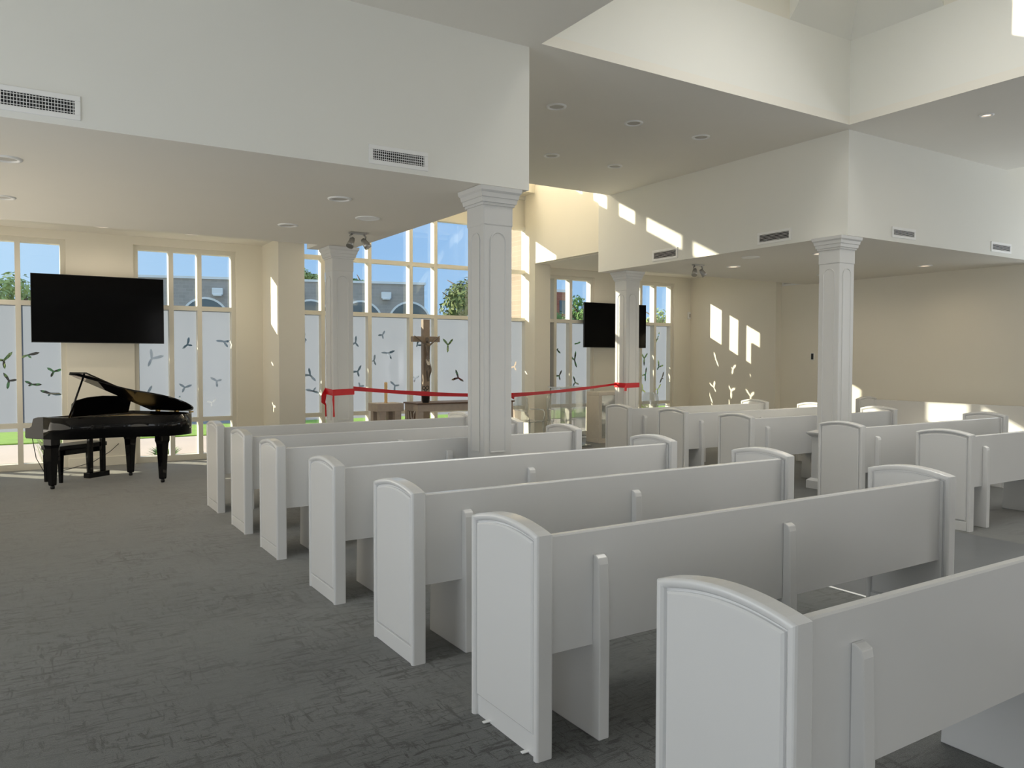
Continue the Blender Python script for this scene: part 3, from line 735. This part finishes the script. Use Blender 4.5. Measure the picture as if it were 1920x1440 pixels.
# lid prop
pt = Vector((-.72, 0, .925)) + Matrix.Rotation(-ANG, 4, 'Y') @ Vector((1.26, .36, 0))
MB().tube([(.60, .28, .88), tuple(pt)], .012).build('lid_prop', M_black, pn)
MB().tube([(.56, .28, .88), (.56+.22*(pt.x-.56), .28+.3*(pt.y-.28), .88+.3*(pt.z-.88))], .008).build('short_prop', M_black, pn)

bn = empty('piano_bench', (.62, 12.22, 0), pn.rotation_euler.z); tag(bn, 'black piano bench with padded top behind the piano', 'bench')
MB().box(-.38, -.17, .43, .38, .17, .49).build('seat', M_blackmatte, bn, bevel=.012)
MB().box(-.36, -.15, .36, .36, .15, .43).build('apron', M_black, bn, bevel=.003)
for sx in (-1, 1):
    for sy in (-1, 1):
        b = MB(); cx, cy = sx*.335, sy*.13
        b.loft([[(cx-h, cy-h, z), (cx+h, cy-h, z), (cx+h, cy+h, z), (cx-h, cy+h, z)] for h, z in ((.018, 0), (.027, .36))]); b.build('leg', M_black, bn)
cb = MB(); cb.tube([(.12, 11.72, .62), (.16, 11.9, .35), (.25, 12.3, .12), (.5, 12.8, .05), (.9, 13.2, .10), (1.15, 13.42, .22), (1.28, 13.49, .33)], .005, 6)
tag(cb.build('power_cable', M_cable), 'thin black cable hanging between the piano and the wall', 'cable')

# ================================================================== altar furniture
# altar
al = empty('altar', (6.41, 11.85, 0)); tag(al, 'taupe stone altar table with carved side panel in front of the big window', 'altar')
MB().box(-.94, -.28, .905, .94, .28, .93).build('top_slab', M_darkpanel, al, bevel=.004)
MB().box(-.92, -.26, .79, .92, .26, .905).build('apron', M_stone, al, bevel=.004)
for sx in (-1, 1):
    for sy in (-1, 1):
        MB().box(sx*.87-.05, sy*.21-.05, 0, sx*.87+.05, sy*.21+.05, .79).build('leg', M_stone, al, bevel=.004)
    pnl = MB().box(sx*.905-.012, -.16, .12, sx*.905+.012, .16, .80).build('carved_panel', M_darkpanel, al)
    b = MB(); xx = sx*.921
    for (a, c) in (((-.02, .12), (.02, .45)), ((.02, .45), (-.10, .72)), ((.02, .45), (.12, .78)), ((0, .30), (-.13, .48)), ((.01, .33), (.14, .52)), ((-.10, .72), (-.15, .80)), ((.0, .2), (.13, .32)), ((-.05, .60), (.02, .78))):
        b.tube([(xx, a[0], a[1]), (xx, (a[0]+c[0])/2+.012, (a[1]+c[1])/2), (xx, c[0], c[1])], [.013, .016, .006], 8)
    b.build('branch_relief', M_relief, pnl)
MB().box(-.80, .05, 0, .80, .20, .62).build('rear_board', M_stonelight, al, bevel=.004)
# bucket with scissors
bk = empty('black_cup', (5.68, 11.70, .93)); tag(bk, 'small black cup standing on the left end of the altar', 'cup')
MB().lathe([(.001, 0), (.052, 0), (.056, .01), (.070, .15), (.074, .152), (.074, .165), (.066, .165), (.052, .02), (.001, .015)], n=28, cap=False).build('cup_body', M_blackmatte, bk)
sc_ = empty('scissors', (5.68, 11.70, .93)); tag(sc_, 'pair of black-handled scissors upright in the black cup', 'scissors')
for s_ in (-1, 1):
    b = MB(); cx, cz, r = s_*.032, .245, .026
    b.tube([(cx+r*math.cos(a), 0, cz+r*1.15*math.sin(a)) for a in [2*PI*i/18 for i in range(19)]], .006, 8); b.tube([(cx-s_*.012, 0, cz-.028), (-s_*.004, s_*.003, .14), (-s_*.012, s_*.003, .05), (-s_*.014, s_*.003, .022)], [.007, .008, .006, .002], 8)
    b.build('handle_and_blade', M_blackmatte, sc_)
# candle stand
cs = empty('candle_stand', (5.08, 11.95, 0)); tag(cs, 'taupe stone stool-shaped candle stand left of the altar', 'candle stand')
MB().box(-.23, -.2, .80, .23, .2, .93).build('top', M_stone, cs, bevel=.004)
for sx in (-1, 1):
    for sy in (-1, 1): MB().box(sx*.135-.055, sy*.135-.055, 0, sx*.135+.055, sy*.135+.055, .80).build('leg', M_stone, cs, bevel=.003)
cn = empty('candle', (5.08, 11.95, .93)); tag(cn, 'tall cream candle standing on the stone stand', 'candle')
MB().lathe([(.026, 0), (.026, .335), (.022, .34), (.006, .336), (.001, .336)], n=20, cap=False).build('wax_body', M_wax, cn)
MB().tube([(0, 0, .334), (.002, 0, .352)], .002).build('wick', M_blackmatte, cn)
fv = empty('floor_vase', (5.06, 12.45, 0)); tag(fv, 'white cylinder pedestal seen between the legs of the candle stand', 'pedestal')
MB().lathe([(.001, 0), (.075, 0), (.075, .80), (.068, .82), (.001, .82)], n=28, cap=False).build('body', M_white, fv)

# standing cross
CX, CY = 6.30, 12.98
cr_ = empty('standing_cross', (CX, CY, 0)); tag(cr_, 'tall wooden standing cross behind the altar before the window', 'cross')
MB().box(-.065, -.05, .06, .065, .05, 2.375).build('post', M_wood, cr_, bevel=.004)
MB().box(-.27, -.052, 1.965, .27, .052, 2.065).build('crossbeam', M_wood, cr_, bevel=.004)
MB().box(-.32, -.22, 0, .32, .16, .09).build('foot', M_stonelight, cr_, bevel=.006)
# the cast figure: one continuous skinned body
def skin(name, joints, edges, mat_, parent, root=0, sub=2):
    me = bpy.data.meshes.new(name); me.from_pydata([j[0] for j in joints], edges, []); me.materials.append(mat_)
    o = bpy.data.objects.new(name, me); COL.objects.link(o); o.parent = parent
    o.modifiers.new('skin', 'SKIN'); me.skin_vertices.new() if not me.skin_vertices else None
    for i, j in enumerate(joints):
        r = j[1]; r = r if isinstance(r, tuple) else (r, r)
        me.skin_vertices[0].data[i].radius = r; me.skin_vertices[0].data[i].use_root = (i == root)
    s_ = o.modifiers.new('sub', 'SUBSURF'); s_.levels = sub; s_.render_levels = sub
    for p_ in me.polygons: p_.use_smooth = True
    return o
fg = empty('crucified_figure', (CX, CY-.092, 1.62)); fg.scale = (1.2, 1.0, 1.25); tag(fg, 'small silver figure with outstretched arms fixed to the cross', 'figure')
J = [((0, 0, 0), (.040, .026)), ((.006, -.006, .075), (.034, .024)), ((0, -.012, .165), (.050, .030)), ((0, -.006, .225), (.030, .020)), ((-.004, -.014, .262), .012),
     ((-.012, -.022, .292), (.019, .021)), ((-.016, -.020, .325), (.016, .018)),
     ((-.055, -.004, .245), .014), ((-.125, .008, .300), .010), ((-.195, .020, .352), .0065), ((-.215, .022, .365), .008),
     ((.055, -.004, .245), .014), ((.125, .008, .300), .010), ((.195, .020, .352), .0065), ((.215, .022, .365), .008),
     ((-.022, -.006, -.040), (.024, .022)), ((-.034, -.055, -.140), .018), ((-.010, -.012, -.270), .008), ((-.006, -.030, -.310), .008),
     ((.022, -.006, -.040), (.024, .022)), ((.028, -.058, -.135), .018), ((.012, -.012, -.265), .008), ((.008, -.034, -.305), .008)]
E_ = [(0,1),(1,2),(2,3),(3,4),(4,5),(5,6),(3,7),(7,8),(8,9),(9,10),(3,11),(11,12),(12,13),(13,14),(0,15),(15,16),(16,17),(17,18),(0,19),(19,20),(20,21),(21,22)]
skin('body', J, E_, M_silver, fg)
# loin cloth with folds and long hair
b = MB(); n = 20
lp = []
for (z, rx, ry) in ((.028, .031, .025), (.0, .035, .028), (-.030, .037, .030), (-.055, .038, .034)):
    lp.append([(rx*math.cos(2*PI*i/n)*(1+.07*math.sin(7*2*PI*i/n)), -.008+ry*math.sin(2*PI*i/n)*(1+.07*math.sin(5*2*PI*i/n)), z+.008*math.sin(2*PI*i/n)) for i in range(n)])
b.loft(lp, False, True); b.build('loin_cloth', M_relief, fg)
b = MB(); b.lathe([(.004, .352), (.018, .345), (.023, .325), (.024, .30), (.020, .275), (.008, .262)], -.014, -.010, 16); b.build('hair', M_silver, fg)

# red ribbon tied column to column
def ribbon_mesh(pts, h, name, mat_, parent=None, th=.003):
    b = MB(); loops = []
    for i, p in enumerate(pts):
        p = Vector(p[:3]); hh = (pts[i][3] if len(pts[i]) > 3 else h)/2
        d_ = Vector(pts[min(i+1, len(pts)-1)][:3]) - Vector(pts[max(i-1, 0)][:3]); nrm = Vector((-d_.y, d_.x, 0)).normalized()*th/2
        loops.append([p+nrm+Vector((0,0,hh)), p-nrm+Vector((0,0,hh)), p-nrm-Vector((0,0,hh)), p+nrm-Vector((0,0,hh))])
    b.loft(loops); return b.build(name, mat_, parent)
rb = empty('ribbon', (3.80, 10.58, 0)); tag(rb, 'wide red satin ribbon strung across the altar between two columns', 'ribbon')
def RL(pts): return [(p[0]-3.80, p[1]-10.58, *p[2:]) for p in pts]
s_ = .157; c1, c2 = (3.80, 10.58), (9.13, 10.66)
ribbon_mesh(RL([(c1[0]-s_, c1[1]+s_, 1.20), (c1[0]-s_, c1[1]-s_, 1.185), (c1[0]+s_, c1[1]-s_, 1.195), (c1[0]+s_, c1[1]+s_, 1.22), (c1[0]-s_, c1[1]+s_, 1.20)]), .085, 'left_wrap', M_red, rb)
pts = []
A_ = Vector((c1[0]+s_, c1[1]+s_-.02, 1.235)); B_ = Vector((6.66, 10.60, 1.075)); C_ = Vector((c2[0]-s_, c2[1]+.10, 1.215))
N = 26
for i in range(N+1):
    t_ = i/N; q = A_.lerp(B_, t_); q.z -= .035*math.sin(PI*t_); pts.append((*q, .070*(1-.25*abs(math.sin(7*t_)))))
ribbon_mesh(RL(pts), .07, 'left_strand', M_red, rb)
pts = []
for i in range(N+1):
    t_ = i/N; q = B_.lerp(C_, t_); q.z -= .02*math.sin(PI*t_); pts.append((*q, .060*(1-.45*t_)*(1-.25*abs(math.sin(5*t_)))+.01))
ribbon_mesh(RL(pts), .06, 'right_strand', M_red, rb)
ribbon_mesh(RL([(c2[0]-s_, c2[1]+s_, 1.20), (c2[0]-s_, c2[1]-s_, 1.195), (c2[0]+s_, c2[1]-s_, 1.200), (c2[0]+s_, c2[1]+s_, 1.20), (c2[0]-s_, c2[1]+s_, 1.20)]), .085, 'right_wrap', M_red, rb)
b = MB(); b.loft([[Vector((6.66+dx, 10.60+dy, 1.06+dz))-Vector((3.80, 10.58, 0)) for dy, dz in ((-.02, -r), (.02, -r), (.02, r), (-.02, r))] for dx, r in ((-.04, .045), (0, .018), (.05, .05))]); b.build('knot', M_red, rb)
def tail(x, y, z, pts_, name):
    b = MB(); loops = [[(x+dx-w2/2-3.80, y+dy-10.58, z+dz), (x+dx+w2/2-3.80, y+dy-10.58, z+dz), (x+dx+w2/2-3.80, y+dy+.003-10.58, z+dz), (x+dx-w2/2-3.80, y+dy+.003-10.58, z+dz)] for dx, dy, dz, w2 in pts_]
    b.loft(loops); return b.build(name, M_red, rb)
tail(3.64, 10.70, 1.20, [(0, 0, .03, .03), (-.03, -.01, -.06, .07), (-.035, 0, -.16, .06), (0, .01, -.20, .02), (.005, 0, -.36, .03)], 'left_tail')
tail(3.655, 10.415, 1.19, [(0, 0, .02, .02), (-.008, -.01, -.10, .03), (.0, 0, -.22, .02), (.004, .005, -.34, .028)], 'left_tail')
tail(8.965, 10.48, 1.20, [(0, 0, .01, .015), (-.02, -.01, -.05, .05), (-.015, 0, -.10, .05)], 'right_tail')

# clear acrylic lectern
lc = empty('lectern', (8.80, 11.9, 0)); tag(lc, 'clear acrylic lectern beside the right pier', 'lectern')
MB().box(-.36, -.18, 1.12, .36, .22, 1.135).build('book_rest', M_acr, lc)
MB().box(-.30, -.10, .03, -.285, .20, 1.12).build('side_panel', M_acr, lc); MB().box(.285, -.10, .03, .30, .20, 1.12).build('side_panel', M_acr, lc)
MB().box(-.285, -.10, .35, .285, -.088, 1.12).build('front_panel', M_acr, lc)
MB().box(-.36, -.2, 0, .36, .24, .03).build('base', M_acr, lc)
# clear acrylic chairs
def ghost(label, x, y, rz):
    c = empty('clear_chair', (x, y, 0), rz); tag(c, label, 'chair', 'clear acrylic armchairs')
    b = MB(); b.box(-.22, -.22, .44, .22, .22, .458); b.build('seat', M_acr, c, bevel=.008)
    n = 14; lpA = []
    b = MB()
    prof = [(.20*math.sin(a), .22-.02*math.cos(a)) for a in [PI*(i/n-.5) for i in range(n+1)]]
    loops = []
    for z, f in ((.455, .85), (.60, .92), (.75, 1.0), (.88, .9), (.94, .6)):
        loops.append([(q[0]*f, q[1]+.06*(z-.45), z) for q in prof] + [(q[0]*f*.97, q[1]+.06*(z-.45)-.014, z) for q in reversed(prof)])
    b.loft(loops); b.build('backrest', M_acr, c)
    for sx in (-1, 1):
        b = MB(); b.tube([(sx*.20, .20, .66), (sx*.26, .06, .67), (sx*.26, -.12, .66), (sx*.23, -.19, .60), (sx*.20, -.20, .45)], .013); b.build('armrest', M_acr, c)
        for sy in (-1, 1):
            b = MB(); b.tube([(sx*.19, sy*.19, .445), (sx*.20, sy*.20, .25), (sx*.215, sy*.225, 0)], [.022, .017, .014]); b.build('leg', M_acr, c)
    return c
ghost('clear acrylic armchair beside the lectern, left of the tabernacle stand', 9.12, 12.62, .5)
ghost('clear acrylic armchair right of the far column, before the corner window', 11.55, 12.55, -.3)
ghost('clear acrylic armchair behind the acrylic lectern, partly seen through it', 8.38, 12.66, .2)
# tabernacle stand
tb = empty('tabernacle_stand', (10.03, 12.25, 0)); tag(tb, 'pale stone cabinet with open glazed front left of the far column', 'cabinet')
b = MB(); b.box(-.42, -.20, .94, .42, .20, 1.01).box(-.42, -.20, 0, .42, .20, .09).box(-.42, -.20, .09, -.34, .20, .94).box(.34, -.20, .09, .42, .20, .94).box(-.34, .17, .09, .34, .20, .94)
b.build('cabinet_body', M_stonelight, tb, bevel=.006)
MB().box(-.34, -.15, .45, .34, .17, .47).build('shelf', M_stonelight, tb)
MB().box(-.34, -.185, .09, .34, -.179, .94).build('glass_front', M_acr, tb)
bx_ = empty('tabernacle', (10.03, 12.27, .471)); tag(bx_, 'small dark metal box with a lid inside the pale stone cabinet', 'box')
MB().box(-.2, -.11, 0, .2, .11, .30).build('body', M_steel, bx_, bevel=.006)
MB().box(-.215, -.125, .30, .215, .125, .33).build('lid', M_steel, bx_, bevel=.006)

# ================================================================== outside
GZ = -.12
struct(MB().box(-60, 13.8, GZ-.2, 120, 110, GZ-.05).build('ground', M_earth))
struct(MB().box(-25, 13.76, GZ-.06, 40, 15.55, GZ).build('ground_gravel', M_gravel))
struct(MB().box(-25, 15.55, GZ-.06, 40, 18.9, GZ+.005).build('ground_path', M_path))
tag(MB().box(-25, 18.9, GZ-.06, 40, 21.9, GZ+.03).build('lawn', M_grass), 'strip of bright green lawn beyond the path', 'grass', kind='stuff')
struct(MB().box(-60, 21.9, GZ-.06, 120, 38.0, GZ+.0).build('ground_street', M_street))
bp_ = empty('brick_pilaster', (9.06, 14.0, GZ)); tag(bp_, 'buff brick pilaster outside the right side of the altar window', 'brick pillar')
MB().box(-.11, -.22, 0, .11, .25, 6.5).build('brickwork', M_brickb, bp_)
# brick building across the street
P1, P2 = Vector((5.5, 45.3, 0)), Vector((19.8, 40.94, 0))
dd = (P2-P1); ang = math.atan2(dd.y, dd.x); LB = dd.length
bd = empty('brick_building', (P1.x, P1.y, GZ), ang); tag(bd, 'low grey-brown brick building with arched windows across the street', 'building')
MB().box(-3, 0, 0, LB, 9, 6.05).build('brick_walls', M_brickg, bd)
MB().box(-3.1, -.08, 6.05, LB+.08, 9, 6.18).build('parapet_coping', M_white, bd)
M_bwin = mat('tinted_glass', (.10, .14, .16), .08, spec=.6)
for i in range(5):
    cx = LB - .85 - 2.75*i
    R_ = 1.15; n = 16
    arc = lambda r: [(cx+r*math.cos(PI*k/n), 3.85+r*math.sin(PI*k/n)) for k in range(n+1)]
    b = MB(); o_, i_ = arc(R_+.09), arc(R_-.02)
    b.prism(o_ + [(q[0], q[1]) for q in reversed(i_)], -.06, .02, 'y'); wf = b.build('arched_window', M_white, bd)
    MB().prism([(cx+R_, .8), (cx+R_, 3.85)] + arc(R_)[1:-1] + [(cx-R_, 3.85), (cx-R_, .8)], -.03, .01, 'y').build('pane', M_bwin, wf)
for cx in (LB-2.2, LB-7.0, LB-11.2, LB-15.4):
    q = MB(); q.box(cx-.28, -.28, 5.2, cx+.28, 0, 5.57).box(cx-.22, -.34, 5.13, cx+.22, -.02, 5.25); q.build('wall_lamp', M_white, bd, bevel=.03)
rd = empty('red_brick_building', (43.0, 62, GZ), -.1); tag(rd, 'distant red brick building above the trees at the far window', 'building')
MB().box(-2.2, 0, 0, 2.6, 8, 8.3).build('brick_walls', M_brickr, rd)
for i in range(3):
    for j in range(2): MB().box(-1.6+1.5*i, -.05, 4.3+1.9*j, -.9+1.5*i, .01, 5.6+1.9*j).build('window_opening', M_bwin, rd)
MB().box(-2.3, -.1, 8.3, 2.7, 8, 8.55).build('parapet', M_white, rd)

def tree(label, x, y, h, cr, crz, lm, nleaf=1500, ls=.28, kind_name='tree', seedv=1, group=None):
    rnd = random.Random(seedv)
    t_ = empty(kind_name, (x, y, GZ)); tag(t_, label, 'tree', group)
    b = MB(); b.tube([(0, 0, 0), (.06, .03, h*.3), (.0, 0, h*.6), (.05, 0, h*.9)], [.035*h, .028*h, .018*h, .006*h])
    for k in range(7):
        a = k*2.4; z = h*(.35+.07*k); r = cr*.75
        b.tube([(0, 0, z), (r*.5*math.cos(a), r*.5*math.sin(a), z+.12*h), (r*math.cos(a), r*math.sin(a), z+.2*h)], [.014*h, .009*h, .003*h], 6)
    b.build('trunk', M_bark, t_)
    f = MB(); zc = h-crz
    blobs = []
    for k in range(26):
        a = rnd.uniform(0, 2*PI); u = rnd.uniform(-1, 1); rr = rnd.uniform(.45, .85)
        s2 = math.sqrt(1-u*u); blobs.append((Vector((cr*rr*s2*math.cos(a), cr*rr*s2*math.sin(a), zc+crz*rr*u)), rnd.uniform(.22, .38)*cr))
    nleaf *= 3; ls *= .55
    for k in range(nleaf):
        c, r = blobs[k % len(blobs)]
        d_ = Vector((rnd.gauss(0, 1), rnd.gauss(0, 1), rnd.gauss(0, 1))).normalized()*r*rnd.uniform(.6, 1.05)
        p_ = c + Vector((d_.x, d_.y, d_.z*.75)); n_ = (d_.normalized() + Vector((rnd.uniform(-.5, .5), rnd.uniform(-.5, .5), rnd.uniform(0, .8)))).normalized()
        a_ = n_.cross(Vector((rnd.uniform(-1, 1), rnd.uniform(-1, 1), .3))).normalized(); b_ = n_.cross(a_); s3 = ls*rnd.uniform(.6, 1.2)
        f.bm.faces.new([f.bm.verts.new(p_ + a_*s3*i0 + b_*s3*.55*j0) for i0, j0 in ((-1, 0), (0, -.8), (1, 0), (0, .8))])
    f.build('foliage', lm, t_, fix=False)
    return t_
GT = 'trees outside the windows'
tree('light green tree seen through the leftmost window', -.6, 30, 4.4, 2.2, 1.6, M_leafl, 1500, .22, seedv=3, group=GT)
tree('dark green pine behind the near column, seen through the altar window', 17.3, 30.5, 5.6, 2.5, 2.2, M_leafd, 2600, .24, 'pine_tree', 5, GT)
tree('bright green treetop above the brick building, left of the altar column', 18.9, 60, 9.4, 1.7, 2.4, M_leafl, 1300, .34, seedv=6, group=GT)
tree('dark treetop above the brick building, right of the altar column', 22.6, 57, 8.6, 1.5, 2.0, M_leafm, 1000, .34, seedv=8, group=GT)
tree('small tree at the right corner of the brick building', 20.2, 38, 3.9, 1.5, 1.6, M_leafm, 1200, .22, seedv=9, group=GT)
for i, (x, y, h, lb) in enumerate(((26.5, 38, 5.0, 'green tree seen through the window left of the far television'), (33.5, 44, 6.2, 'broad green tree below the red brick building'),
                                 (31.8, 34, 4.9, 'green tree seen through the corner window, left one'), (35.8, 34.5, 5.1, 'green tree seen through the corner window, right one'))):
    tree(lb, x, y, h, 1.9, 1.9, M_leafm if i != 2 else M_leafl, 1500, .25, seedv=20+i, group=GT)
def hedge(label, x0, x1, y, h, seedv):
    rnd = random.Random(seedv); o = empty('hedge', ((x0+x1)/2, y, GZ)); tag(o, label, 'hedge', 'hedges across the street')
    w2 = (x1-x0)/2; b = MB(); b.box(-w2+.2, -.5, 0, w2-.2, .5, h-.35); b.build('branches', M_bark, o)
    f = MB()
    for k in range(int((x1-x0)*h*16)):
        p_ = Vector((rnd.uniform(-w2, w2), -.55+rnd.uniform(-.25, .15), rnd.uniform(0, h))); p_.z = min(p_.z, h-.3+.3*math.sin(p_.x*1.7)*math.sin(p_.x*.6))
        a_ = Vector((rnd.uniform(-1, 1), rnd.uniform(-.4, .4), rnd.uniform(-1, 1))).normalized(); b_ = a_.cross(Vector((rnd.uniform(-.4, .4), -1, rnd.uniform(-.2, .7)))).normalized(); s3 = rnd.uniform(.14, .28)
        f.bm.faces.new([f.bm.verts.new(p_+a_*s3*i0+b_*s3*.6*j0) for i0, j0 in ((-1, 0), (0, -.9), (1, 0), (0, .9))])
    f.build('leaves', M_leafm, o, fix=False); return o
hedge('dark hedge seen through the bird shapes of the leftmost window', -22, 2.2, 46, 3.2, 31)
hedge('dark hedge beyond the trees, right of the brick building', 22, 62, 47, 3.6, 32)
def tuft(label, x, y, h, r, m_, seedv, n=120, wd=.012):
    rnd = random.Random(seedv); b = MB()
    for k in range(n):
        a = rnd.uniform(0, 2*PI); rr = rnd.uniform(0, r*.4); hh = h*rnd.uniform(.55, 1); o_ = rnd.uniform(.2, 1)*r
        p0_ = Vector((rr*math.cos(a), rr*math.sin(a), 0)); p1_ = p0_+Vector((o_*.4*math.cos(a), o_*.4*math.sin(a), hh*.65)); p2_ = p0_+Vector((o_*math.cos(a), o_*math.sin(a), hh))
        s3 = Vector((-math.sin(a), math.cos(a), 0))*wd
        b.bm.faces.new([b.bm.verts.new(q) for q in (p0_-s3, p0_+s3, p1_+s3, p1_-s3)]); b.bm.faces.new([b.bm.verts.new(q) for q in (p1_-s3, p1_+s3, p2_)])
    o = empty('ornamental_plant', (x, y, GZ)); tag(o, label, 'plant', 'young plants in the gravel bed'); b.build('leaves', m_, o, fix=False); return o
M_tuft = leafmat('grey_green_blades', (.30, .36, .20), (.42, .48, .30))
tuft('feathery grass clump outside the leftmost window, left of the piano', .42, 14.75, .62, .28, M_tuft, 1, 200)
tuft('low leafy plant in the gravel behind the piano tail', 2.12, 14.7, .24, .26, M_leafm, 2, 120, .03)
tuft('low leafy plant outside the window left of the far television', 10.6, 14.7, .85, .35, M_leafm, 4, 160, .03)
tuft('leafy shrub outside the far corner window', 13.3, 14.8, 1.5, .4, M_leafl, 5, 220, .03)
